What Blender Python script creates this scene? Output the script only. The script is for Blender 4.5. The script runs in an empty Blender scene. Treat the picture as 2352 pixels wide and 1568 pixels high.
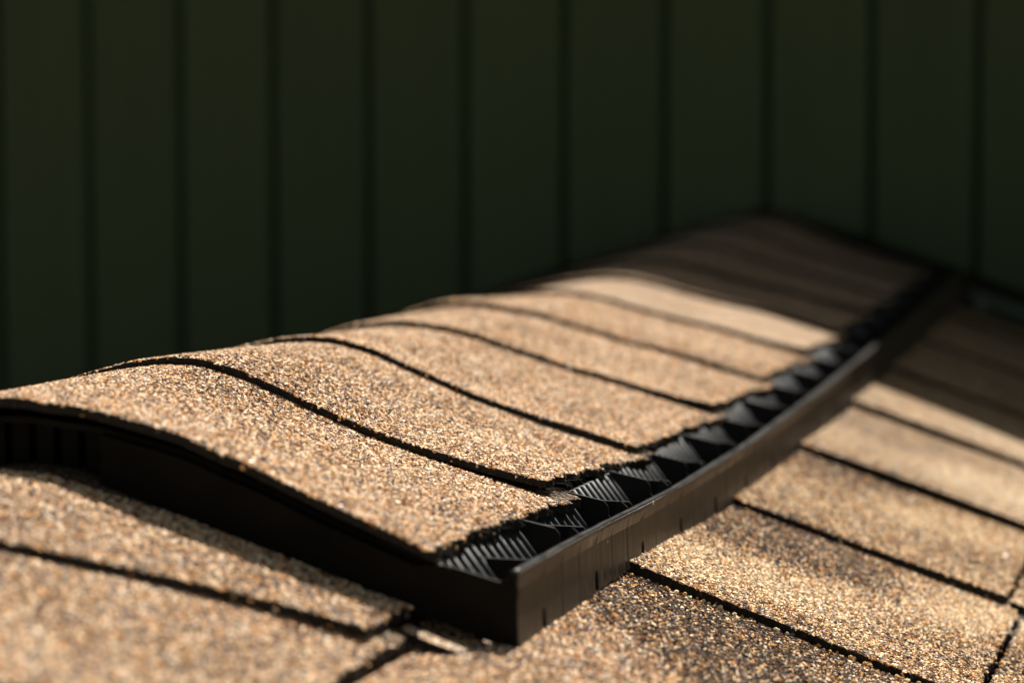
import bpy, math, random
import numpy as np
from mathutils import Matrix, Vector, noise

random.seed(7); np.random.seed(7)
sc = bpy.context.scene
COL = sc.collection
rad = math.radians

# ------------------------------------------------------------------ camera
yaw, pitch = rad(14.6), rad(5.26)
F = Vector((-math.sin(yaw)*math.cos(pitch), math.cos(yaw)*math.cos(pitch), -math.sin(pitch)))
R = Vector((math.cos(yaw), math.sin(yaw), 0.0))
U = R.cross(F)
cam_d = bpy.data.cameras.new('camera')
cam = bpy.data.objects.new('camera', cam_d); COL.objects.link(cam)
M = Matrix((R, U, -F)).transposed().to_4x4()
M.translation = Vector((0.4039, -0.8923, 0.1090))
cam.matrix_world = M
cam_d.sensor_width = 36.0
cam_d.lens = 6300/2352*36
cam_d.clip_start = 0.02; cam_d.clip_end = 400
cam_d.dof.use_dof = True
cam_d.dof.focus_distance = 1.085
cam_d.dof.aperture_fstop = 7.6
cam_d.dof.aperture_blades = 9
sc.camera = cam

# ------------------------------------------------------------------ light
SUN_EL, SUN_AZ = rad(57), rad(2.2)          # azimuth from +y, positive = from the right
world = bpy.data.worlds.new('World'); sc.world = world; world.use_nodes = True
wn = world.node_tree; wn.nodes.clear()
sky = wn.nodes.new('ShaderNodeTexSky'); sky.sky_type = 'NISHITA'; sky.sun_disc = False
sky.sun_elevation = SUN_EL; sky.sun_rotation = SUN_AZ
bg = wn.nodes.new('ShaderNodeBackground'); bg.inputs['Strength'].default_value = 0.05
wo = wn.nodes.new('ShaderNodeOutputWorld')
tint = wn.nodes.new('ShaderNodeVectorMath'); tint.operation = 'MULTIPLY'; tint.inputs[1].default_value = (1.12, .86, .56)   # white balance of the photograph
wn.links.new(sky.outputs[0], tint.inputs[0]); wn.links.new(tint.outputs[0], bg.inputs[0]); wn.links.new(bg.outputs[0], wo.inputs[0])
sd = bpy.data.lights.new('sun', 'SUN'); sd.energy = 5.0; sd.angle = rad(0.53); sd.color = (1.0, 0.945, 0.85)
sun = bpy.data.objects.new('sun', sd); COL.objects.link(sun)
to_sun = Vector((math.sin(SUN_AZ)*math.cos(SUN_EL), math.cos(SUN_AZ)*math.cos(SUN_EL), math.sin(SUN_EL)))
sun.rotation_euler = to_sun.to_track_quat('Z', 'Y').to_euler()
sc.view_settings.view_transform = 'Standard'; sc.view_settings.look = 'None'
sc.view_settings.gamma = 1; sc.view_settings.use_curve_mapping = False
sc.view_settings.exposure = 0.92

# ------------------------------------------------------------------ helpers
def tag(o, label=None, cat=None, group=None, kind=None):
    if label: o['label'] = label
    if cat: o['category'] = cat
    if group: o['group'] = group
    if kind: o['kind'] = kind
    return o

def empty(name, loc, label, cat, group=None):
    o = bpy.data.objects.new(name, None); COL.objects.link(o); o.location = loc
    o.empty_display_size = .05
    return tag(o, label, cat, group)

def mesh_obj(name, verts, faces, mats, parent=None, fmat=None, smooth=False):
    me = bpy.data.meshes.new(name)
    me.from_pydata([tuple(v) for v in verts], [], faces)
    for m in (mats if isinstance(mats, (list, tuple)) else [mats]): me.materials.append(m)
    if fmat is not None: me.polygons.foreach_set('material_index', np.array(fmat, dtype=np.int32))
    if smooth: me.polygons.foreach_set('use_smooth', np.ones(len(me.polygons), dtype=bool))
    me.update()
    o = bpy.data.objects.new(name, me); COL.objects.link(o)
    if parent:
        o.parent = parent
        o.matrix_parent_inverse = Matrix.Translation(-parent_world(parent))
    return o

def parent_world(p):
    v = Vector(p.location)
    return v

def interp(tab):
    xs = np.array([a for a, b in tab]); ys = np.array([b for a, b in tab])
    # smooth (monotone-ish) interpolation: fine resample of linear + blur
    fx = np.linspace(xs[0], xs[-1], 601); fy = np.interp(fx, xs, ys)
    span = xs[-1]-xs[0]; w = max(3, int(601*min(np.diff(xs))/span*0.9)) | 1
    k = np.hanning(w+2); k /= k.sum()
    pad = np.pad(fy, (len(k)//2,), mode='reflect', reflect_type='odd')
    fy2 = np.convolve(pad, k, mode='valid')[:601]
    return lambda v: np.interp(v, fx, fy2)

# sag of the ridge along its length, shared by deck, vent and caps
S = interp([(-3, .006), (-.4, .004), (-.02, .0008), (.13, -.0012), (.25, -.0055), (.36, -.0092), (.5, -.0108),
            (.85, -.0110), (1.15, -.0070), (1.38, -.0040), (1.6, -.0045), (1.9, -.0045)])
def S1(y): return float(S(y))
CD = interp([(-3, 0), (.28, 0), (.4, -.0035), (.5, -.0078), (.65, -.0105), (.95, -.0135), (1.12, -.0120), (1.3, -.0065), (1.45, -.0025), (1.58, 0), (1.9, 0)])
def DIP(x, y):
    # the crown of the ridge lies flatter half way along
    u = np.asarray(x, float)-.008
    lw = .062+.075*np.clip((np.asarray(y, float)-.68)/.26, 0, 1)
    w = np.where(u < 0, np.clip(1+u/lw, 0, 1), np.clip(1-u/.10, 0, 1))
    return CD(y)*(w*w*(3-2*w))
_fb = interp([(-.2, 0), (-.05, .000), (-.01, -.0010), (.014, -.0006), (.037, .0044), (.061, .0088), (.085, .0086), (.116, .0046), (.15, .0006), (.2, 0)])
def FD(x, y):
    # the vent's front end holds the first cap up, broader than the rest
    return _fb(np.asarray(x, float))*np.clip((.12-np.asarray(y, float))/.13, 0, 1)
# cross section of the cap shingles
_pt = [(-.30, -.098), (-.16, -.0500), (-.10, -.0290), (-.065, -.0160), (-.043, -.0078), (-.022, -.0020), (-.006, 0.0), (.008, -.0006),
       (.025, -.0050), (.048, -.0148), (.0755, -.0262), (.1026, -.0348), (.15, -.0478), (.30, -.096)]
P = interp(_pt)
ROOF0, TP = -.0195, .333
def roofz(x, y):
    ax = np.abs(np.asarray(x, float)+.0)
    # ridge softened within 3 cm
    r = np.where(ax < .03, .5*(ax*ax/.03)+.015, ax)
    return ROOF0 - TP*(r-.0) + S(y) + DIP(x, y)
def n3(x, y, z, s): return noise.noise(Vector((x*s, y*s, z*s)))

# ------------------------------------------------------------------ materials
def new_mat(name):
    m = bpy.data.materials.new(name); m.use_nodes = True
    nt = m.node_tree; b = nt.nodes['Principled BSDF']
    return m, nt, b
def N(nt, t, **kw):
    n = nt.nodes.new(t)
    for k, v in kw.items(): setattr(n, k, v)
    return n
def ramp(nt, stops, inter='LINEAR'):
    r = N(nt, 'ShaderNodeValToRGB'); r.color_ramp.interpolation = inter
    e = r.color_ramp.elements
    while len(e) > 1: e.remove(e[-1])
    e[0].position = stops[0][0]; e[0].color = (*stops[0][1], 1)
    for p, c in stops[1:]:
        x = e.new(p); x.color = (*c, 1)
    return r
GR = [(0.0, (.060, .038, .032)), (.10, (.098, .066, .056)), (.19, (.36, .160, .048)), (.27, (.58, .30, .105)), (.38, (.70, .43, .20)),
      (.50, (.27, .225, .215)), (.56, (.42, .36, .32)), (.62, (.66, .51, .38)), (.75, (.82, .62, .41)), (.88, (.94, .80, .60))]
def math_(nt, op, a=None, b=None, c=None):
    n = N(nt, 'ShaderNodeMath', operation=op)
    for i, v in enumerate((a, b, c)):
        if v is None: continue
        if isinstance(v, (int, float)): n.inputs[i].default_value = v
        else: nt.links.new(v, n.inputs[i])
    return n.outputs[0]
def granule_colour(nt, rnd, tone, tint):
    # tone .5 = plain; lower = more dark grains, higher = more cream grains
    ex = math_(nt, 'POWER', 2.0, math_(nt, 'MULTIPLY', math_(nt, 'SUBTRACT', .5, tone), 4.2))
    v = math_(nt, 'POWER', rnd, ex)
    r = ramp(nt, GR, 'CONSTANT'); nt.links.new(v, r.inputs[0])
    tm = N(nt, 'ShaderNodeMix', data_type='RGBA'); nt.links.new(tint, tm.inputs['Factor'])
    tm.inputs['A'].default_value = (1.0, .955, .94, 1); tm.inputs['B'].default_value = (1.0, .968, .905, 1)
    vm = N(nt, 'ShaderNodeVectorMath', operation='MULTIPLY'); nt.links.new(r.outputs[0], vm.inputs[0]); nt.links.new(tm.outputs['Result'], vm.inputs[1])
    return vm.outputs[0]

def make_granule_mat():
    m, nt, b = new_mat('mineral_granule')
    a = N(nt, 'ShaderNodeAttribute', attribute_type='GEOMETRY', attribute_name='rnd')
    t = N(nt, 'ShaderNodeAttribute', attribute_type='GEOMETRY', attribute_name='tone')
    ti = N(nt, 'ShaderNodeAttribute', attribute_type='GEOMETRY', attribute_name='tint')
    c = granule_colour(nt, a.outputs['Fac'], t.outputs['Fac'], ti.outputs['Fac'])
    nt.links.new(c, b.inputs['Base Color'])
    # a few glassy grains
    h = math_(nt, 'FRACT', math_(nt, 'MULTIPLY', a.outputs['Fac'], 977.3))
    rr = ramp(nt, [(0, (.16,)*3), (.012, (.62,)*3), (1, (.8,)*3)]); nt.links.new(h, rr.inputs[0])
    nt.links.new(rr.outputs[0], b.inputs['Roughness'])
    b.inputs['Specular IOR Level'].default_value = .14
    return m
def make_shingle_mat(name='granule_surface', dim=1.0):
    m, nt, b = new_mat(name)
    tc = N(nt, 'ShaderNodeTexCoord')
    v = N(nt, 'ShaderNodeTexVoronoi', feature='F1'); v.inputs['Scale'].default_value = 660
    v2 = N(nt, 'ShaderNodeTexVoronoi', feature='DISTANCE_TO_EDGE'); v2.inputs['Scale'].default_value = 660
    for q in (v, v2): nt.links.new(tc.outputs['Object'], q.inputs['Vector'])
    sep = N(nt, 'ShaderNodeSeparateColor'); nt.links.new(v.outputs['Color'], sep.inputs[0])
    t = N(nt, 'ShaderNodeAttribute', attribute_type='GEOMETRY', attribute_name='tone')
    ti = N(nt, 'ShaderNodeAttribute', attribute_type='GEOMETRY', attribute_name='tint')
    c = granule_colour(nt, sep.outputs[0], t.outputs['Fac'], ti.outputs['Fac'])
    mr = ramp(nt, [(0, (0,)*3), (.05, (0,)*3), (.12, (1,)*3)]); nt.links.new(v2.outputs['Distance'], mr.inputs[0])
    mx = N(nt, 'ShaderNodeMix', data_type='RGBA')
    nt.links.new(mr.outputs[0], mx.inputs['Factor']); mx.inputs['A'].default_value = (.02, .018, .017, 1)
    dm = N(nt, 'ShaderNodeVectorMath', operation='SCALE'); nt.links.new(c, dm.inputs[0]); dm.inputs['Scale'].default_value = dim
    nt.links.new(dm.outputs[0], mx.inputs['B']); nt.links.new(mx.outputs['Result'], b.inputs['Base Color'])
    bp = N(nt, 'ShaderNodeBump'); bp.inputs['Strength'].default_value = .9; bp.inputs['Distance'].default_value = .0007
    hs = math_(nt, 'ADD', math_(nt, 'MINIMUM', math_(nt, 'MULTIPLY', v2.outputs['Distance'], 3.0), 1.0),
               math_(nt, 'MULTIPLY', sep.outputs[1], .8))
    nt.links.new(hs, bp.inputs['Height']); nt.links.new(bp.outputs[0], b.inputs['Normal'])
    b.inputs['Roughness'].default_value = .8; b.inputs['Specular IOR Level'].default_value = .12
    return m
def make_asphalt():
    m, nt, b = new_mat('asphalt_edge')
    tc = N(nt, 'ShaderNodeTexCoord')
    n = N(nt, 'ShaderNodeTexNoise'); n.inputs['Scale'].default_value = 900; n.inputs['Detail'].default_value = 3
    nt.links.new(tc.outputs['Object'], n.inputs['Vector'])
    r = ramp(nt, [(.35, (.009, .009, .009)), (.6, (.015, .014, .013)), (.78, (.05, .043, .035))]); nt.links.new(n.outputs[0], r.inputs[0])
    nt.links.new(r.outputs[0], b.inputs['Base Color'])
    bp = N(nt, 'ShaderNodeBump'); bp.inputs['Distance'].default_value = .001; nt.links.new(n.outputs[0], bp.inputs['Height'])
    nt.links.new(bp.outputs[0], b.inputs['Normal']); b.inputs['Roughness'].default_value = .7; b.inputs['Specular IOR Level'].default_value = .15
    return m
def make_plastic(name, col, rough, dust=0.0, streak=False):
    m, nt, b = new_mat(name)
    tc = N(nt, 'ShaderNodeTexCoord')
    mp = N(nt, 'ShaderNodeMapping'); nt.links.new(tc.outputs['Object'], mp.inputs[0])
    mp.inputs['Scale'].default_value = (40, 230, 14) if streak else (60, 60, 60)
    n = N(nt, 'ShaderNodeTexNoise'); n.inputs['Scale'].default_value = 1.0; n.inputs['Detail'].default_value = 5; n.inputs['Roughness'].default_value = .65
    nt.links.new(mp.outputs[0], n.inputs['Vector'])
    mx = N(nt, 'ShaderNodeMix', data_type='RGBA'); mx.inputs['A'].default_value = (*col, 1)
    mx.inputs['B'].default_value = (.085, .062, .045, 1)
    f = ramp(nt, [(.40, (0,)*3), (.66, (1,)*3)]); nt.links.new(n.outputs[0], f.inputs[0])
    nt.links.new(math_(nt, 'MULTIPLY', f.outputs[0], dust), mx.inputs['Factor'])
    out = mx.outputs['Result']
    if dust > .05:   # pale specks of mineral dust stuck on the plastic
        v = N(nt, 'ShaderNodeTexVoronoi'); v.inputs['Scale'].default_value = 260; nt.links.new(tc.outputs['Object'], v.inputs['Vector'])
        sp = N(nt, 'ShaderNodeSeparateColor'); nt.links.new(v.outputs['Color'], sp.inputs[0])
        rad_ = math_(nt, 'MULTIPLY', math_(nt, 'GREATER_THAN', sp.outputs[0], .80), math_(nt, 'MULTIPLY', sp.outputs[1], .38))
        isd = math_(nt, 'LESS_THAN', v.outputs['Distance'], rad_)
        m2 = N(nt, 'ShaderNodeMix', data_type='RGBA'); nt.links.new(isd, m2.inputs['Factor'])
        nt.links.new(out, m2.inputs['A']); m2.inputs['B'].default_value = (.75, .66, .52, 1)
        out = m2.outputs['Result']
    nt.links.new(out, b.inputs['Base Color'])
    rr = ramp(nt, [(.3, (rough,)*3), (.75, (min(1, rough+.28),)*3)]); nt.links.new(n.outputs[0], rr.inputs[0])
    nt.links.new(rr.outputs[0], b.inputs['Roughness'])
    bp = N(nt, 'ShaderNodeBump'); bp.inputs['Strength'].default_value = .35; bp.inputs['Distance'].default_value = .0004
    nt.links.new(n.outputs[0], bp.inputs['Height']); nt.links.new(bp.outputs[0], b.inputs['Normal'])
    return m
def make_paint(name, col, rough=.5):
    m, nt, b = new_mat(name)
    tc = N(nt, 'ShaderNodeTexCoord'); mp = N(nt, 'ShaderNodeMapping'); nt.links.new(tc.outputs['Object'], mp.inputs[0])
    mp.inputs['Scale'].default_value = (70, 70, 5)
    n = N(nt, 'ShaderNodeTexNoise'); n.inputs['Scale'].default_value = 1; n.inputs['Detail'].default_value = 4; nt.links.new(mp.outputs[0], n.inputs['Vector'])
    oi = N(nt, 'ShaderNodeObjectInfo')
    k = math_(nt, 'ADD', math_(nt, 'MULTIPLY', n.outputs[0], .35), math_(nt, 'ADD', .76, math_(nt, 'MULTIPLY', oi.outputs['Random'], .12)))
    vm = N(nt, 'ShaderNodeVectorMath', operation='SCALE'); vm.inputs[0].default_value = col; nt.links.new(k, vm.inputs['Scale'])
    nt.links.new(vm.outputs[0], b.inputs['Base Color'])
    bp = N(nt, 'ShaderNodeBump'); bp.inputs['Strength'].default_value = .3; bp.inputs['Distance'].default_value = .001
    nt.links.new(n.outputs[0], bp.inputs['Height']); nt.links.new(bp.outputs[0], b.inputs['Normal'])
    b.inputs['Roughness'].default_value = rough; b.inputs['Specular IOR Level'].default_value = .3
    return m
def make_plain(name, col, rough=.8, scale=20):
    m, nt, b = new_mat(name)
    n = N(nt, 'ShaderNodeTexNoise'); n.inputs['Scale'].default_value = scale; n.inputs['Detail'].default_value = 5
    r = ramp(nt, [(.3, tuple(c*.7 for c in col)), (.7, tuple(c*1.25 for c in col))]); nt.links.new(n.outputs[0], r.inputs[0])
    nt.links.new(r.outputs[0], b.inputs['Base Color']); b.inputs['Roughness'].default_value = rough
    return m
MG = make_granule_mat(); MS = make_shingle_mat(); MSN = make_shingle_mat('granule_bed', .36); MA = make_asphalt()
MV = make_plastic('black_plastic', (.010, .010, .011), .26)
MEND = make_plastic('matt_black_plastic', (.0035, .0033, .003), .5); MEND.node_tree.nodes['Principled BSDF'].inputs['Specular IOR Level'].default_value = .09
MRIM = make_plastic('rim_black_plastic', (.004, .004, .0045), .30); MRIM.node_tree.nodes['Principled BSDF'].inputs['Specular IOR Level'].default_value = .2
MBAR = make_plastic('ribbed_black_plastic', (.026, .028, .032), .42); MBAR.node_tree.nodes['Principled BSDF'].inputs['Specular IOR Level'].default_value = .5
MVW = make_plastic('dusty_black_plastic', (.008, .0072, .0065), .32, dust=.62, streak=True)
MW = make_paint('green_paint', (.031, .056, .025), .6)
MFL = make_paint('green_flashing_paint', (.028, .042, .028), .40)
MWB = make_plain('dark_backing', (.008, .009, .007), .9)
MDECK = make_plain('roof_deck', (.05, .045, .04), .9, 8)
MGROUND = make_plain('ground_soil', (.16, .14, .10), .95, .7)
MFIB = make_plain('glass_fibre', (.16, .15, .13), .5, 300)

# ------------------------------------------------------------------ granules on shingles (geometry nodes)
def granule_nodes():
    ng = bpy.data.node_groups.new('granules', 'GeometryNodeTree')
    ng.interface.new_socket('Geometry', in_out='INPUT', socket_type='NodeSocketGeometry')
    ng.interface.new_socket('Geometry', in_out='OUTPUT', socket_type='NodeSocketGeometry')
    L = ng.links.new
    gi = ng.nodes.new('NodeGroupInput'); go = ng.nodes.new('NodeGroupOutput')
    dp = ng.nodes.new('GeometryNodeDistributePointsOnFaces'); dp.distribute_method = 'RANDOM'
    na = ng.nodes.new('GeometryNodeInputNamedAttribute'); na.data_type = 'FLOAT'; na.inputs['Name'].default_value = 'dens'
    L(gi.outputs[0], dp.inputs['Mesh']); L(na.outputs['Attribute'], dp.inputs['Density'])
    st = ng.nodes.new('GeometryNodeStoreNamedAttribute'); st.data_type = 'FLOAT'; st.domain = 'POINT'
    st.inputs['Name'].default_value = 'rnd'
    rv = ng.nodes.new('FunctionNodeRandomValue'); rv.data_type = 'FLOAT'
    L(dp.outputs['Points'], st.inputs['Geometry'])
    L([o for o in rv.outputs if o.enabled][0], [i for i in st.inputs if i.name == 'Value' and i.enabled][0])
    jo = ng.nodes.new('GeometryNodeJoinGeometry')
    for s in range(6):
        # chip: a low frustum with 4 or 5 uneven corners
        ic = ng.nodes.new('GeometryNodeMeshCone'); ic.fill_type = 'NGON'
        for nm, vv in (('Vertices', (4, 3, 4, 5, 4, 3)[s]), ('Side Segments', 1), ('Fill Segments', 1), ('Radius Top', .66), ('Radius Bottom', 1.08), ('Depth', 1.5)):
            if nm in ic.inputs: ic.inputs[nm].default_value = vv
        ic.fill_type = 'NGON'
        dg = ng.nodes.new('GeometryNodeDeleteGeometry'); dg.domain = 'FACE'; L(ic.outputs['Mesh'], dg.inputs[0]); L(ic.outputs['Bottom'], dg.inputs['Selection'])
        sp = ng.nodes.new('GeometryNodeSetPosition')
        r = ng.nodes.new('FunctionNodeRandomValue'); r.data_type = 'FLOAT_VECTOR'
        vi = [i for i in r.inputs if i.type == 'VECTOR']; vi[0].default_value = (-.28, -.28, -1.0); vi[1].default_value = (.28, .28, -.35)
        [i for i in r.inputs if i.name == 'Seed'][0].default_value = s*17+3
        L(dg.outputs[0], sp.inputs['Geometry']); L([o for o in r.outputs if o.type == 'VECTOR'][0], sp.inputs['Offset'])
        sm = ng.nodes.new('GeometryNodeSetMaterial'); sm.inputs['Material'].default_value = MG
        L(sp.outputs[0], sm.inputs['Geometry'])
        gti = ng.nodes.new('GeometryNodeGeometryToInstance'); L(sm.outputs[0], gti.inputs[0]); L(gti.outputs[0], jo.inputs[0])
    ip = ng.nodes.new('GeometryNodeInstanceOnPoints'); ip.inputs['Pick Instance'].default_value = True
    L(st.outputs[0], ip.inputs['Points']); L(jo.outputs[0], ip.inputs['Instance'])
    rr = ng.nodes.new('FunctionNodeRandomValue'); rr.data_type = 'FLOAT_VECTOR'
    vi = [i for i in rr.inputs if i.type == 'VECTOR']; vi[0].default_value = (-.45, -.45, 0); vi[1].default_value = (.45, .45, 6.283)
    er = ng.nodes.new('FunctionNodeEulerToRotation'); L([o for o in rr.outputs if o.type == 'VECTOR'][0], er.inputs[0])
    ro = ng.nodes.new('FunctionNodeRotateRotation'); ro.rotation_space = 'LOCAL'
    L(dp.outputs['Rotation'], ro.inputs[0]); L(er.outputs[0], ro.inputs[1]); L(ro.outputs[0], ip.inputs['Rotation'])
    rs = ng.nodes.new('FunctionNodeRandomValue'); rs.data_type = 'FLOAT_VECTOR'
    vi = [i for i in rs.inputs if i.type == 'VECTOR']; vi[0].default_value = (.00050, .00040, .00030); vi[1].default_value = (.00148, .00116, .00062)
    [i for i in rs.inputs if i.name == 'Seed'][0].default_value = 5
    L([o for o in rs.outputs if o.type == 'VECTOR'][0], ip.inputs['Scale'])
    rl = ng.nodes.new('GeometryNodeRealizeInstances'); L(ip.outputs[0], rl.inputs[0])
    j2 = ng.nodes.new('GeometryNodeJoinGeometry'); L(rl.outputs[0], j2.inputs[0]); L(gi.outputs[0], j2.inputs[0])
    L(j2.outputs[0], go.inputs[0])
    return ng
NG = granule_nodes()

def slab(name, xs, ys, top, thick, parent, tone, jx=(0, 0), jy=(0, 0), dens=None, seed=0.0, mats=None):
    """bent shingle: grid of xs by ys on the surface top(x, y); jx/jy = raggedness of the (min, max) edges"""
    nx, ny = len(xs), len(ys)
    X, Y = np.meshgrid(xs, ys, indexing='ij')
    X = X.copy(); Y = Y.copy()
    def rag(p, amp, k):
        return amp*(.8*n3(p, seed+k, 0, 60)+.7*n3(p, seed+k, 3, 210)+.8*n3(p, seed+k, 9, 640))*1.5
    wy0 = np.clip(1-(np.arange(ny))/2.0, 0, 1); wx = np.clip(1-(np.arange(nx))/2.0, 0, 1)
    if jy[0]: Y += np.array([rag(x, jy[0], 1) for x in xs])[:, None]*wy0[None, :]
    if jx[1]: X += np.array([rag(y, jx[1], 2) for y in ys])[None, :]*wx[::-1][:, None]
    if jx[0]: X += np.array([rag(y, jx[0], 3) for y in ys])[None, :]*wx[:, None]
    und = np.array([[n3(x, y, seed*3.1, 9)*.0007+n3(x, y, seed, 34)*.00025 for y in ys] for x in xs])
    Z = top(X, Y)+und
    V = np.concatenate([np.stack([X, Y, Z], -1).reshape(-1, 3), np.stack([X, Y, Z-thick], -1).reshape(-1, 3)])
    i = np.arange(nx-1)[:, None]; j = np.arange(ny-1)[None, :]
    a = (i*ny+j).ravel(); q = np.stack([a, a+ny, a+ny+1, a+1], -1)
    o = nx*ny; qb = q[:, ::-1]+o
    side = []
    for k in range(nx-1): side.append([k*ny, k*ny+o, (k+1)*ny+o, (k+1)*ny]); e = ny-1; side.append([k*ny+e, (k+1)*ny+e, (k+1)*ny+e+o, k*ny+e+o])
    for k in range(ny-1): side.append([k, k+1, k+1+o, k+o]); b = (nx-1)*ny; side.append([b+k, b+k+o, b+k+1+o, b+k+1])
    faces = q.tolist()+qb.tolist()+side
    fm = [0]*len(q)+[1]*(len(qb)+len(side))
    ob = mesh_obj(name, V, faces, mats or [MS if dens is None else MSN, MA], parent, fm)
    me = ob.data
    sm = np.zeros(len(faces), dtype=bool); sm[:len(q)] = True; me.polygons.foreach_set('use_smooth', sm)
    at = me.attributes.new('tone', 'FLOAT', 'POINT')
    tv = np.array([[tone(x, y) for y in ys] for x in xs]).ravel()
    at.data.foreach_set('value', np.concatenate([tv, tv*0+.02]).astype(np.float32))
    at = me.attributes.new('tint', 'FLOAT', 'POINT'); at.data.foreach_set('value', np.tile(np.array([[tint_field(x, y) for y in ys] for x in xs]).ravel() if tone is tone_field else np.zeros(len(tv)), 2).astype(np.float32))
    if dens is not None:
        d = me.attributes.new('dens', 'FLOAT', 'FACE')
        cx = (X[:-1, :-1]+X[1:, 1:])/2; cy = (Y[:-1, :-1]+Y[1:, 1:])/2
        dv = dens(cx, cy).ravel()
        fc_ = [sum(V[v][0] for v in f)/4 for f in side], [sum(V[v][1] for v in f)/4 for f in side]
        sidedens = np.where(np.asarray(dens(np.array(fc_[0]), np.array(fc_[1]))) > 0, .02e6, 0)
        d.data.foreach_set('value', np.concatenate([dv, np.zeros(len(qb)), sidedens]).astype(np.float32))
        md = ob.modifiers.new('granules', 'NODES'); md.node_group = NG
    return ob

def lin(a, b, step): return np.linspace(a, b, max(2, int(round((b-a)/step))+1))

# ------------------------------------------------------------------ ground
g = mesh_obj('ground', [(-150, -150, -3), (150, -150, -3), (150, 150, -3), (-150, 150, -3)], [(0, 1, 2, 3)], MGROUND)
tag(g, kind='structure')

# ------------------------------------------------------------------ roof: deck and field shingles
roof = empty('roof', (0, 0, 0), 'tan and brown asphalt shingle roof with black butt lines sloping away under the black vent', 'roof')
ys = lin(-2.2, 1.6, .1)
V = []; Fc = []
for y in ys:
    for x in (-1.7, -.03, 0, .03, 1.7): V.append((x, y, float(roofz(x, y))-.016))
n = len(V)
V += [(a, b, c-.03) for a, b, c in V]
for i in range(len(ys)-1):
    for k in range(4):
        a = i*5+k; Fc.append((a, a+1, a+6, a+5)); Fc.append((a+n, a+5+n, a+6+n, a+1+n))
Fc += [(k, k+n, k+1+n, k+1) for k in range(4)]
mesh_obj('deck', V, Fc, MDECK, roof)

butts = [-2.05, -1.83, -1.61, -1.39, -1.17, -.95, -.74, -.53, -.34, -.135, .155, .392, .607, .825, 1.03, 1.235, 1.44]
PATCH = [  # x, y, rx, ry, change of blend (course by course the colour drops differ)
    
    (.195, .21, .045, .04, .20), (.250, .235, .03, .05, .10), (.200, .345, .055, .048, -.52), (.295, .235, .03, .035, -.10),
    (.300, .335, .03, .05, .24), (.255, .335, .02, .04, .02), (.345, .30, .028, .06, -.40), (.34, .38, .025, .035, .25), (.335, .20, .02, .03, .2),
    (.20, .575, .05, .045, -.20), (.265, .545, .035, .05, .20), (.295, .47, .03, .04, -.12), (.23, .60, .05, .03, -.1), (.345, .50, .03, .06, -.2),
    (.21, .77, .05, .05, -.20), (.275, .70, .04, .05, .18), (.23, .65, .03, .04, -.05), (.33, .78, .05, .05, -.1),
    (.22, .93, .06, .05, .05), (.30, .92, .06, .05, .15)]
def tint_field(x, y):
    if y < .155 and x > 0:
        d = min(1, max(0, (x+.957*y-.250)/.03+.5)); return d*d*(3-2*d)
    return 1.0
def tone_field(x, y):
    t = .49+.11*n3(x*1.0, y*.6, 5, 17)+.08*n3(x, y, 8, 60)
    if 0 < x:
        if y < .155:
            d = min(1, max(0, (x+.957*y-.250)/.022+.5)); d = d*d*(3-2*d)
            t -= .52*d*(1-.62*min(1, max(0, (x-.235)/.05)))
        for a, b, c, d, k in PATCH:
            r = ((x-a)/c)**2+((y-b)/d)**2
            if r < 6: t += 1.35*k*math.exp(-r*r*.6)
    else:
        t += .25*n3(x, y, 12, 7)
    return min(.95, max(.08, t))
for bi, yb in enumerate(butts):
    yn = butts[bi+1] if bi+1 < len(butts) else 1.57
    ye = min(yn+.035, 1.565)
    near = -.35 < yb < .95
    for side in (1, -1):
        splits = [(.0, .316-.0*bi), (.3185, 1.66)] if side == 1 else [(.0, .55+.2*(bi % 3)), (.5525+.2*(bi % 3), 1.66)]
        for si, (x0, x1) in enumerate(splits):
            x0 = x0 if x0 else .004
            hi = near and side == 1 and x0 < .35
            if hi and si == 0:
                e = x1+{10: -.002, 9: .004, 11: -.008, 12: -.012}.get(bi, 0)
                x1 = e
                xs = np.concatenate([lin(.004, .13, .012)[:-1], lin(.13, x1, .0022)])
            elif hi:
                x0 = .3185+{10: -.002, 9: .004, 11: -.008, 12: -.012}.get(bi, 0)
                xs = np.concatenate([lin(x0, .46, .0028)[:-1], lin(.46, x1, .05)])
            else:
                xs = lin(x0, x1, .03)
            if hi: yy = np.concatenate([lin(yb, yb+.006, .002)[:-1], lin(yb+.006, ye, .0055)])
            else: yy = lin(yb, ye, .02)
            drop = -.0018*si if side == 1 else 0
            def top(X, Y, yb=yb, yn=yn, drop=drop, side=side, bi=bi):
                t = (Y-yb)/(yn-yb)
                wav = .0009*np.sin(X*23+bi*1.7)*np.clip(1-t, 0, 1)
                sink = (-.0045*np.clip((.150-np.abs(X))/.006, 0, 1)-.0085*np.clip((.182-np.abs(X))/.03, 0, 1))*np.clip((.03-Y)/.06, 0, 1)
                return roofz(X, Y)+.0044-.0046*t+drop+wav+(-.0005)+sink
            dens = None
            if hi and yb < .6:
                def dens(cx, cy, yb=yb, yn=yn):
                    d = np.full(cx.shape, .55e6)
                    vis = (cx > (.140 if yb < .0 else .176)) & (cx < .30+.12*np.clip((cy+.1)/.7, 0, 1)) & (cy < yn+.003) & (cy > -.12) & (cy < .62)
                    return np.where(vis, d, 0)
            xs2 = xs if side == 1 else -xs[::-1]
            slab('shingle', xs2, yy, top, .0042, roof, tone_field, jx=(.0008, .0008), jy=(.0007, 0), dens=dens, seed=bi*2.3+si+side)

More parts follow.
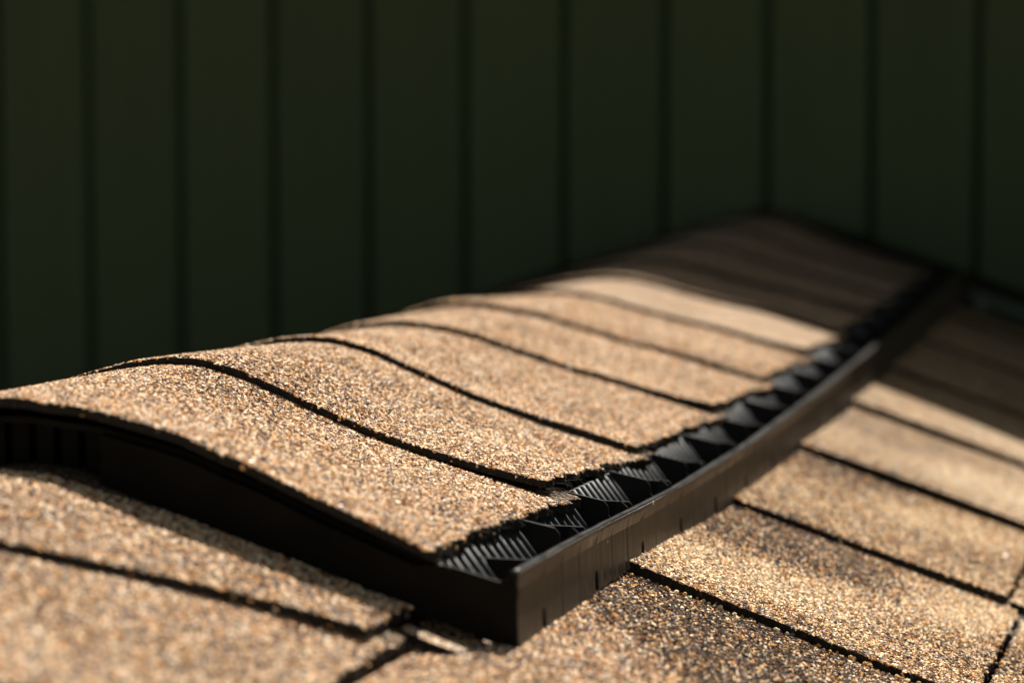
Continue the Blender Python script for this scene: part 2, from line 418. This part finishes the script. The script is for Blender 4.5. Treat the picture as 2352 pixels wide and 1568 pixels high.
# ------------------------------------------------------------------ ridge vent
VY0, VY1 = -.020, 1.574
XW = .178
vent = empty('ridge_vent', (0, VY0, -.05), 'black plastic ridge vent with an open ribbed trough, covered by bent tan cap shingles', 'ridge vent')
RIM = interp([(-.05, -.0500), (-.017, -.0511), (.08, -.0542), (.25, -.0614), (.43, -.0652), (.60, -.0655), (.82, -.0643), (1.15, -.059), (1.37, -.0535), (1.6, -.050)])
def yslab(name, prof, y0, y1, step, mat, thick=.0015, parent=None, zof=S, smooth=False):
    """sheet whose cross section prof (list of x,z) is swept along y, following the sag"""
    yy = lin(y0, y1, step); k = len(prof)
    pts = np.array(prof, float); dd = np.gradient(pts, axis=0); nn = np.stack([dd[:, 1], -dd[:, 0]], -1)
    nn /= np.linalg.norm(nn, axis=1)[:, None]; lo = pts+nn*thick
    V = []
    for y in yy:
        s = float(zof(y))
        fd = (lambda a: float(FD(a, y))) if name == 'top_panel' else (lambda a: 0.0)
        V += [(a, y, b+s+float(DIP(a, y))+fd(a)) for a, b in pts]+[(a, y, b+s+float(DIP(a, y))+fd(a)) for a, b in lo]
    Fc = []
    for i in range(len(yy)-1):
        A = i*2*k; B = A+2*k
        for j in range(k-1):
            Fc.append((A+j, A+j+1, B+j+1, B+j)); Fc.append((A+k+j, B+k+j, B+k+j+1, A+k+j+1))
        Fc.append((A, B, B+k, A+k)); Fc.append((A+k-1, A+2*k-1, B+2*k-1, B+k-1))
    for A in (0, (len(yy)-1)*2*k):
        for j in range(k-1): Fc.append((A+j, A+k+j, A+k+j+1, A+j+1))
    return mesh_obj(name, V, Fc, mat, parent or vent, smooth=smooth)
xs_ = np.linspace(-.149, .149, 41)
yslab('top_panel', [(x, float(P(x))-.0042) for x in xs_], VY0+.003, VY1, .04, MEND, .0022)
GX0, GZ0 = .149, -.0520
GX1, GZ1 = .1690, -.0790
for sgn in (1, -1):
    yslab('grille_panel', [(sgn*GX0, GZ0), (sgn*GX1, GZ1), (sgn*(XW-.0012), GZ1-.0008)], VY0, VY1, .04, MEND, .0012)
# side wall (one per side) with weep notches along its foot
weeps = [.0155+.0825*k for k in range(19)]
def side_wall(sgn):
    yy = set(np.round(lin(VY0, VY1, .01), 5).tolist())
    for w in weeps:
        for d in (-.0046, -.0031, -.0029, -.0018, 0, .0018, .0029, .0031, .0046): yy.add(round(w+d, 5))
        for q in (.0275, .055):
            for d in (-.0009, -.0003, .0003, .0009): yy.add(round(w+q+d, 5))
    yy = sorted(y for y in yy if VY0 <= y <= VY1)
    V = []; Fc = []
    rows = 7
    for y in yy:
        zt = float(RIM(y))+.00035*n3(y, sgn, 2, 55)
        zb = float(roofz(XW, y))+.0012
        for w in weeps:
            d = abs(y-w)
            if d < .0030: zb += .0068*math.sqrt(max(0, 1-(d/.0034)**4))+.0012
        bow = .0006*n3(y, 3*sgn, 1, 14)
        # shallow moulded panels: seams every 27.5 mm
        ph = ((y-.0155) % .0275); seam = -.00045 if min(ph, .0275-ph) < .0005 and not any(abs(y-w) < .006 for w in weeps) else 0
        for r in range(rows+1):
            t = r/rows
            lip = .0011 if r == rows else (.0010 if r == rows-1 else 0)
            tt = t if r < rows-1 else (1-.055 if r == rows-1 else 1)
            zz = zt-(1-tt)*.026 if r >= rows-1 else zb+(zt-.0022-zb)*r/(rows-1); V.append((sgn*(XW+bow+lip+(seam if r < rows-1 else 0)+.0012*(zt-zz)/.027), y, zz))
        for r in range(rows+1):
            t = r/rows; tt = t if r < rows-1 else (1-.055 if r == rows-1 else 1)
            zz = zt-(1-tt)*.026 if r >= rows-1 else zb+(zt-.0022-zb)*r/(rows-1); V.append((sgn*(XW+bow-.0022+.0012*(zt-zz)/.027), y, zz))
    k = rows+1
    for i in range(len(yy)-1):
        A = i*2*k; B = A+2*k
        for r in range(rows):
            Fc.append((A+r, B+r, B+r+1, A+r+1)); Fc.append((A+k+r, A+k+r+1, B+k+r+1, B+k+r))
        Fc.append((A+k-1, B+k-1, B+2*k-1, A+2*k-1)); Fc.append((A, A+k, B+k, B))
    for A in (0, (len(yy)-1)*2*k):
        for r in range(rows): Fc.append((A+r, A+r+1, A+k+r+1, A+k+r))
    o = mesh_obj('side_wall', V, Fc, MVW, vent)
    return o
side_wall(1); side_wall(-1)
# rounded lip along the top of the side wall
def lip(sgn):
    V = []; Fc = []; k = 8; yy = lin(VY0-.0005, VY1, .008)
    for y in yy:
        zc = float(RIM(y))+.00035*n3(y, sgn, 2, 55)
        for j in range(k):
            a = 2*math.pi*j/k
            V.append((sgn*(XW-.0009+.0018*math.cos(a)*(1+.12*n3(y, j, 0, 90))), y, zc-.0003+.0010*math.sin(a)+.0002*n3(y, j, 4, 120)))
    for i in range(len(yy)-1):
        for j in range(k): Fc.append((i*k+j, i*k+(j+1) % k, (i+1)*k+(j+1) % k, (i+1)*k+j))
    Fc.append(tuple(range(k))[::-1]); Fc.append(tuple((len(yy)-1)*k+j for j in range(k)))
    mesh_obj('rim', V, Fc, MRIM, vent, smooth=True)
lip(1); lip(-1)
# grille bars: ridges running down the sloping face of the trough, 8.25 mm apart
dirg = Vector((GX1-GX0, 0, GZ1-GZ0)).normalized(); ng_ = Vector((-dirg.z, 0, dirg.x))
def bar_mesh(L_=.0335, w=.0027, h=.0028):
    V = []; Fc = []
    prof = [(-w/2*math.cos(a), h*math.sin(a)**.8) for a in np.linspace(0, math.pi, 9)]
    k = len(prof)
    for s, hh in ((.0012, .1), (.0022, .95), (L_-.001, 1), (L_, .4)):
        for a, b in prof:
            p = dirg*s+ng_*(b*hh); V.append((p.x, a, p.z))
    for i in range(3):
        for j in range(k-1): Fc.append((i*k+j, i*k+j+1, (i+1)*k+j+1, (i+1)*k+j))
    Fc.append(tuple(range(k))[::-1]); Fc.append(tuple(3*k+j for j in range(k)))
    me = bpy.data.meshes.new('bar'); me.from_pydata(V, [], Fc); me.materials.append(MBAR); me.polygons.foreach_set('use_smooth', np.array([len(f) == 4 for f in Fc])); me.update()
    return me
barR = bar_mesh()
def child(name, me, loc, parent, sx=1):
    o = bpy.data.objects.new(name, me); COL.objects.link(o); o.parent = parent
    o.location = Vector(loc)-Vector(parent.location); o.scale = (sx, 1, 1)
    return o
nb = 0; y = VY0+.005
while y < VY1-.004:
    child('grille_bar', barR, (GX0-.0022, y, GZ0+.0024+S1(y)), vent); y += .00825; nb += 1
# left trough bars joined: nothing of them shows in the photograph
Vl = []; Fl = []
bv = [tuple(v.co) for v in barR.vertices]; bf = [tuple(p.vertices) for p in barR.polygons]
y = VY0+.005
while y < VY1-.004:
    o = len(Vl); Vl += [(-(GX0-.0022+a), y+b, GZ0+.0024+S1(y)+c) for a, b, c in bv]; Fl += [tuple(o+i for i in f[::-1]) for f in bf]; y += .00825
tag(mesh_obj('grille_bars', Vl, Fl, MV, vent), kind='stuff')

MFIN = make_plastic('fin_black_plastic', (.005, .005, .0055), .32); MFIN.node_tree.nodes['Principled BSDF'].inputs['Specular IOR Level'].default_value = .22
def plate(pts, y0, t, slant=0.0, mat=MFIN):
    """upright plate in the xz plane, outline pts (x,z, counter-clockwise), slant = dy/dx"""
    n = len(pts); x0 = pts[0][0]
    V = [(x, y0+(x-x0)*slant, z) for x, z in pts]+[(x, y0+t+(x-x0)*slant, z) for x, z in pts]
    Fc = [tuple(range(n)), tuple(range(2*n-1, n-1, -1))]+[(i, i+n, (i+1) % n+n, (i+1) % n) for i in range(n)]
    me = bpy.data.meshes.new('fin'); me.from_pydata(V, [], Fc); me.materials.append(mat); me.update(); return me
zf = -.0805
finA = plate([(.1498, -.0530), (GX1-.0005, zf+.002), (XW-.003, zf+.002), (XW-.0028, -.0560), (.1722, -.0533), (.1708, -.0545), (.1702, -.0590), (.1694, -.0606), (.1684, -.0606), (.1676, -.0592), (.1674, -.0560), (.1668, -.0550), (.1655, -.0535), (.1498, -.0500)], 0, .0012, .10)
finB = plate([(.1545, -.0595), (GX1-.0005, zf+.002), (.1735, zf+.002), (.1730, -.0640), (.1712, -.0580), (.1700, -.0568), (.1530, -.0562)], 0, .0012, .18)
finC = plate([(.1700, zf+.002), (XW-.003, zf+.002), (XW-.003, -.0600), (.1712, -.0590)], 0, .0012, -.15)
for k in range(-1, 19):
    yA = .0835+.0825*k
    for nm, me, dy in (('fin', finA, 0), ('fin', finB, .026), ('fin', finC, .012)):
        y = yA+dy
        if k == -1 and me is not finB: continue
        if VY0+.004 < y < VY1-.01:
            sg = S1(y)-S1(.16)
            for sx in (1, -1):
                o = child(nm, me, (0, y, S1(y)+.0012), vent, sx)

# end panel facing the camera: solid cheeks, and a recessed corrugated middle
def end_panel():
    y = VY0
    for xa, xb in ((.030, XW+.0005), (-XW-.0005, -.052)):
        n = 26; X = np.linspace(xa, xb, n)
        V = []
        for x in X:
            ax = abs(x)
            zt = float(P(x))+float(FD(x, y))-.0062 if ax < .146 else np.interp(ax, [.146, .1522, .157, .1622, .1692, .1755, .1765, .179], [-.0505, -.0500, -.0510, -.0524, -.0543, -.0560, -.0528, -.0512])
            zt += S1(y)
            zb = float(roofz(x, y))+.0005
            bow = .0012*math.sin((x-xa)/(xb-xa)*math.pi)
            for d in (0, .002): V += [(x, y-bow+d, zt), (x, y-bow+d, zb)]
        Fc = []
        for i in range(n-1):
            a = i*4; b = a+4
            Fc += [(a, a+1, b+1, b), (a+2, b+2, b+3, a+3), (a, b, b+2, a+2), (a+1, a+3, b+3, b+1)]
        Fc += [(0, 2, 3, 1), ((n-1)*4, (n-1)*4+1, (n-1)*4+3, (n-1)*4+2)]
        mesh_obj('end_panel', V, Fc, MEND, vent)
    # recessed upright louvres
    x = -.046
    while x < .030:
        zt = float(P(x))+float(FD(x, VY0))-.0062; zb = float(roofz(x+.003, VY0))+.0005
        w = .0062
        V = []
        for yy_ in (VY0+.013, VY0+.016):
            V += [(x, yy_, zb), (x+w, yy_, zb), (x+w, yy_, zt), (x, yy_, zt)]
        mesh_obj('louvre', V, [(0, 1, 2, 3), (7, 6, 5, 4), (0, 4, 5, 1), (1, 5, 6, 2), (2, 6, 7, 3), (3, 7, 4, 0)], MEND, vent)
        x += .0093
    V = [(-.052, VY0+.03, -.06), (.032, VY0+.03, -.06), (.032, VY0+.03, -.004), (-.052, VY0+.03, -.004)]
    mesh_obj('inner_panel', V+[(a, b+.002, c) for a, b, c in V], [(0, 1, 2, 3), (7, 6, 5, 4), (0, 4, 5, 1), (1, 5, 6, 2), (2, 6, 7, 3), (3, 7, 4, 0)], MEND, vent)
end_panel()

# ------------------------------------------------------------------ cap shingles over the vent
caps = vent
capy = [-.028, .134, .306, .492, .652, .812, .957, 1.10, 1.24, 1.38, 1.515]
capx = [.1508, .1480, .1490, .1495, .1490, .1495, .1495, .150, .150, .150, .150]
skew = [.00, .012, .006, .008, .004, .006, .0, .004, 0, 0, 0]
def tone_cap(x, y):
    t = .60+.05*math.sin(y*61+1.3)+.15*n3(x, y, 1, 14)+.07*n3(x, y, 7, 70)
    t -= .16*math.exp(-((x-.02)/.03)**2-((y-.11)/.03)**2)
    return min(.9, max(.1, t))
def fibres(cap, xr, y0, y1, k):
    V = []; Fc = []
    for i in range(44):
        y = random.uniform(y0, y1); x = xr(y)+random.uniform(-.002, .0008)
        z = float(P(x)+S(y))+.0012+random.uniform(-.002, .001)
        d = Vector((random.uniform(.3, 1), random.uniform(-1, .6), random.uniform(-.35, .15))).normalized()
        L_ = random.uniform(.002, .0085); r = .00014
        p0 = Vector((x, y, z)); p1 = p0+d*L_*.5+Vector((0, 0, random.uniform(0, .0004))); p2 = p0+d*L_+Vector((0, 0, -.0005))
        o = len(V)
        for p in (p0, p1, p2): V += [tuple(p+Vector((0, r, 0))), tuple(p+Vector((0, -r, r))), tuple(p+Vector((0, -r, -r)))]
        for s in (0, 3):
            for j in range(3): Fc.append((o+s+j, o+s+(j+1) % 3, o+s+3+(j+1) % 3, o+s+3+j))
    tag(mesh_obj('loose_fibres', V, Fc, MFIB, cap), kind='stuff')
for k, yb in enumerate(capy):
    yn = capy[k+1] if k+1 < len(capy) else 1.571
    ye = min(yn+.03, 1.571)
    xr = capx[k]
    near = k <= 4
    if near: xs = np.concatenate([lin(-.152, -.05, .008)[:-1], lin(-.05, xr, .0018)]); yy = np.concatenate([lin(yb, yb+.006, .002)[:-1], lin(yb+.006, ye, .0038)])
    else: xs = lin(-.152, xr, .0045); yy = lin(yb, ye, .01)
    def top(X, Y, yb=yb, yn=yn, k=k):
        t = (Y-yb)/(yn-yb)
        # butt runs slightly askew; corners lift a little
        return P(X)+S(Y)+DIP(X, Y)+FD(X, Y)+.0034-.0034*t+.0012*np.clip((np.abs(X)-.11)/.04, 0, 1)**2*np.clip(1-2*t, 0, 1)*((k % 2)*2-.4)
    dens = None
    if near:
        def dens(cx, cy, yn=yn, k=k):
            v = (cx > -.062) & (cy < yn+.003)
            d = .56e6
            return np.where(v, d, 0)
    c = slab('cap_shingle', xs, yy, top, .0029 if k else .0034, caps, tone_cap, jx=(.0012, .0024), jy=(.0008, 0), dens=dens, seed=k*5.7+1)
    # shear the butt slightly
    me = c.data; n_ = len(me.vertices); co = np.empty(n_*3); me.vertices.foreach_get('co', co); co = co.reshape(-1, 3)
    t = np.clip(1-(co[:, 1]-yb)/(yn-yb), 0, 1)
    co[:, 1] += skew[k]*(co[:, 0]/.15)*t*.5
    bk = np.clip(((co[:, 1]-yb)/(yn-yb)-(.3 if k == 0 else .6))/(.7 if k == 0 else .4), 0, 1)*np.clip((co[:, 0]-.09)/.06, 0, 1)
    co[:, 0] += (.0055 if k == 0 else .0045)*bk; co[:, 2] -= .0018*bk
    me.vertices.foreach_set('co', co.ravel()); me.update()
    if k <= 4: fibres(c, lambda y, xr=xr: xr, yb+.004, yn-.004, k)

# lower cap shingles, on the bare ridge in front of the vent
caps2 = roof
lowP = lambda X, Y: roofz(X, Y)+.0035
for k, (yb, ye, xr, dz) in enumerate([(-.215, -.04, .1475, -.0016), (-.070, .05, .1415, .0006)]+[(-.215-.143*j, -.045-.143*j, .147, -.0022-.002*j) for j in (1, 2)]):
    def top(X, Y, yb=yb, dz=dz):
        t = (Y-yb)/.143
        return roofz(X, Y)+.0022+dz-.0022*t
    vis = k < 2
    xs = np.concatenate([lin(-.145, -.04, .008)[:-1], lin(-.04, xr, .0025)]) if vis else lin(-.145, xr, .008)
    dens = (lambda cx, cy, k=k: np.where((cx > -.04) & ((cy < -.055) | (k == 1)) & (cy < -.005), .5e6, 0)) if vis else None
    c = slab('cap_shingle', xs, lin(yb, ye, .004 if vis else .02), top, .0032, caps2, tone_cap, jx=(.001, .0016), jy=(.0008, 0), dens=dens, seed=90+k*3)
    me = c.data; n_ = len(me.vertices); co = np.empty(n_*3); me.vertices.foreach_get('co', co); co = co.reshape(-1, 3)
    t = np.clip(1-(co[:, 1]-yb)/.1, 0, 1)
    dy = -.066*np.clip((.14-np.abs(co[:, 0]))/.11, 0, 1)**1.35*t
    co[:, 2] += S(co[:, 1]+dy)-S(co[:, 1]); co[:, 1] += dy
    if k == 0: co[:, 0] += .004*t*(co[:, 0] > .13)
    me.vertices.foreach_set('co', co.ravel()); me.update()
# torn sliver of field shingle showing under the end of the vent
V = []; Fc = []
X = lin(.1445, .1655, .0015)
for i_, x in enumerate(X):
    a = .0012*n3(x, 0, 0, 300); z = float(roofz(x, -.036))-.0010
    for y_ in (-.0420+a, -.033): V += [(x, y_, z), (x, y_, z-.003)]
for i_ in range(len(X)-1):
    a = i_*4; b = a+4; Fc += [(a, b, b+2, a+2), (a, a+1, b+1, b), (a+2, b+2, b+3, a+3)]
Fc += [(0, 2, 3, 1), (len(V)-4, len(V)-3, len(V)-1, len(V)-2)]
o = mesh_obj('shingle', V, Fc, [MS, MA], roof, [0 if k % 3 == 0 else 1 for k in range(len(Fc))])
at = o.data.attributes.new('tone', 'FLOAT', 'POINT'); at.data.foreach_set('value', np.full(len(V), .8, dtype=np.float32))

# ------------------------------------------------------------------ green wall
WY = 1.58
wall = empty('wall', (0, WY, 0), 'dark green wall of upright boards in shade behind the far end of the roof', 'wall')
HT = .463
x = .1878+.0946*18; n = 0
def wz(x): return float(roofz(x, 1.56))+.0215+.0090
while x > -2.0:
    x1, x0 = x-.0019, x-.0946+.0019
    # board front with chamfered long edges; foot follows the roof line
    cut = sorted(set([x0, x0+.003, x1-.003, x1]+([0.0] if x0+.003 < 0 < x1-.003 else [])))
    prof = [(c, .004 if c in (x0, x1) else 0) for c in cut]
    V = []
    for c, d in prof: V += [(c, WY+d, wz(c)), (c, WY+d, HT), (c, WY+.016, wz(c)), (c, WY+.016, HT)]
    Fc = []
    for i in range(len(prof)-1):
        a = i*4; b = a+4
        Fc += [(a, b, b+1, a+1), (a+2, a+3, b+3, b+2), (a+1, b+1, b+3, a+3), (a, a+2, b+2, b)]
    e = (len(prof)-1)*4
    Fc += [(0, 1, 3, 2), (e, e+2, e+3, e+1)]
    mesh_obj('board', V, Fc, MW, wall)
    x -= .0946; n += 1
xs = [-2.1, -1, 0, 1, 2.1]
V = []
for a in xs: V += [(a, WY+.0165, -1.2), (a, WY+.0165, HT), (a, WY+.10, -1.2), (a, WY+.10, HT)]
Fc = []
for i in range(4):
    a = i*4; b = a+4; Fc += [(a, b, b+1, a+1), (a+2, a+3, b+3, b+2), (a+1, b+1, b+3, a+3), (a, a+2, b+2, b)]
Fc += [(0, 1, 3, 2), (16, 18, 19, 17)]
mesh_obj('backing', V, Fc, MWB, wall)

# eave overhanging the wall: it throws the shadow across the far end of the roof
def box(name, x0, x1, y0, y1, z0, z1, mat, parent):
    V = [(x, y, z) for z in (z0, z1) for x, y in ((x0, y0), (x1, y0), (x1, y1), (x0, y1))]
    return mesh_obj(name, V, [(3, 2, 1, 0), (4, 5, 6, 7), (0, 1, 5, 4), (1, 2, 6, 5), (2, 3, 7, 6), (3, 0, 4, 7)], mat, parent)
box('soffit', -2.3, 2.3, WY-.226, WY+.12, HT+.001, HT+.011, MW, wall)
box('fascia', -2.3, 2.3, WY-.246, WY-.228, HT, HT+.075, MW, wall)
box('eave_roof', -2.3, 2.3, WY-.225, WY+.9, HT+.013, HT+.07, MDECK, wall)

# flashing: green painted angle where roof and wall meet
fl = empty('flashing', (0, 1.56, -.05), 'dark green metal flashing strip along the foot of the wall beside the vent end', 'flashing')
for sgn in (1, -1):
    V = []
    X = lin(.184, 1.7, .1)
    for x in X:
        z = float(roofz(x, 1.56))+.0065
        V += [(sgn*x, 1.515, z), (sgn*x, 1.574, z+.0005), (sgn*x, 1.576, z+.0105), (sgn*x, 1.5785, z+.0105), (sgn*x, 1.577, z-.0012), (sgn*x, 1.515, z-.0012)]
    Fc = []
    for i in range(len(X)-1):
        for j in range(6): Fc.append((i*6+j, i*6+(j+1) % 6, (i+1)*6+(j+1) % 6, (i+1)*6+j))
    Fc += [(5, 4, 3, 2, 1, 0), tuple((len(X)-1)*6+j for j in range(6))]
    mesh_obj('strip', V, Fc, MFL, fl)
# nail head on the flashing beside the vent
V = [(.196+.004*math.cos(a), 1.535+.004*math.sin(a), float(roofz(.196, 1.535))+.0085) for a in np.linspace(0, 2*math.pi, 13)[:-1]]
V += [(a, b, c-.002) for a, b, c in V]
mesh_obj('nail_head', V, [tuple(range(12))]+[(i, (i+1) % 12, (i+1) % 12+12, i+12) for i in range(12)], make_plain('zinc', (.35, .36, .36), .4), fl)

# ------------------------------------------------------------------ loose grains on the roof
def loose():
    t = (1+5**.5)/2
    ico = [Vector(v).normalized() for v in [(-1, t, 0), (1, t, 0), (-1, -t, 0), (1, -t, 0), (0, -1, t), (0, 1, t), (0, -1, -t), (0, 1, -t), (t, 0, -1), (t, 0, 1), (-t, 0, -1), (-t, 0, 1)]]
    fc = [(0, 11, 5), (0, 5, 1), (0, 1, 7), (0, 7, 10), (0, 10, 11), (1, 5, 9), (5, 11, 4), (11, 10, 2), (10, 7, 6), (7, 1, 8), (3, 9, 4), (3, 4, 2), (3, 2, 6), (3, 6, 8), (3, 8, 9), (4, 9, 5), (2, 4, 11), (6, 2, 10), (8, 6, 7), (9, 8, 1)]
    mats = [make_plain('grain_cream', (.72, .60, .38), .6, 500), make_plain('grain_orange', (.50, .28, .11), .6, 500), make_plain('grain_grey', (.16, .16, .15), .6, 500)]
    V = []; Fc = []; fm = []
    spots = []
    for i in range(80):      # along the butt of the second course
        x = random.uniform(.18, .31); spots.append((x, .155-random.uniform(.0003, .005), .0012))
    for i in range(40): spots.append((random.uniform(.180, .186), random.uniform(.0, .5), .0))
    for i in range(30): spots.append((random.uniform(.18, .31), random.uniform(.0, .5), .0))
    mq = make_plain('grain_quartz', (.9, .9, .9), .16, 10); mq.node_tree.nodes['Principled BSDF'].inputs['Metallic'].default_value = 1.0; mats.append(mq)
    for x, y, dz in spots:
        bi = max(b for b in butts if b <= y); nx_ = butts[butts.index(bi)+1]
        z = float(roofz(x, y))+.0043-.0050*(y-bi)/(nx_-bi)+.0004
        r = random.uniform(.0004, .0010)*(1.25 if dz else 1)
        m = random.choice([0, 0, 1, 1, 2]); o = len(V)
        sx, sy, sz = [random.uniform(.7, 1.2) for _ in range(3)]
        for v in ico: V.append((x+v.x*r*sx*random.uniform(.8, 1.15), y+v.y*r*sy*random.uniform(.8, 1.15), z+r*.6+v.z*r*.8*sz))
        Fc += [tuple(o+i for i in f) for f in fc]; fm += [m]*20
    # one glassy grain that catches the sun on the fifth cap, and one on the first
    for qx, qy, qr in ((.068, .70, .0010), (.036, -.105, .0006)):
        zq = float(P(qx)+S(qy)+DIP(qx, qy))+.0042 if qy > 0 else float(roofz(qx, qy))+.003
        o = len(V); n1, n2 = 12, 8
        for a in range(n2+1):
            for b in range(n1):
                th = math.pi*a/n2; ph = 2*math.pi*b/n1
                V.append((qx+qr*math.sin(th)*math.cos(ph), qy+qr*math.sin(th)*math.sin(ph), zq+qr*math.cos(th)))
        for a in range(n2):
            for b in range(n1): Fc.append((o+a*n1+b, o+(a+1)*n1+b, o+(a+1)*n1+(b+1) % n1, o+a*n1+(b+1) % n1)); fm.append(3)
    o = mesh_obj('loose_grains', V, Fc, mats, None, fm)
    tag(o, 'loose mineral grains lying along the black butt edges right of the vent', 'gravel', kind='stuff')
loose()
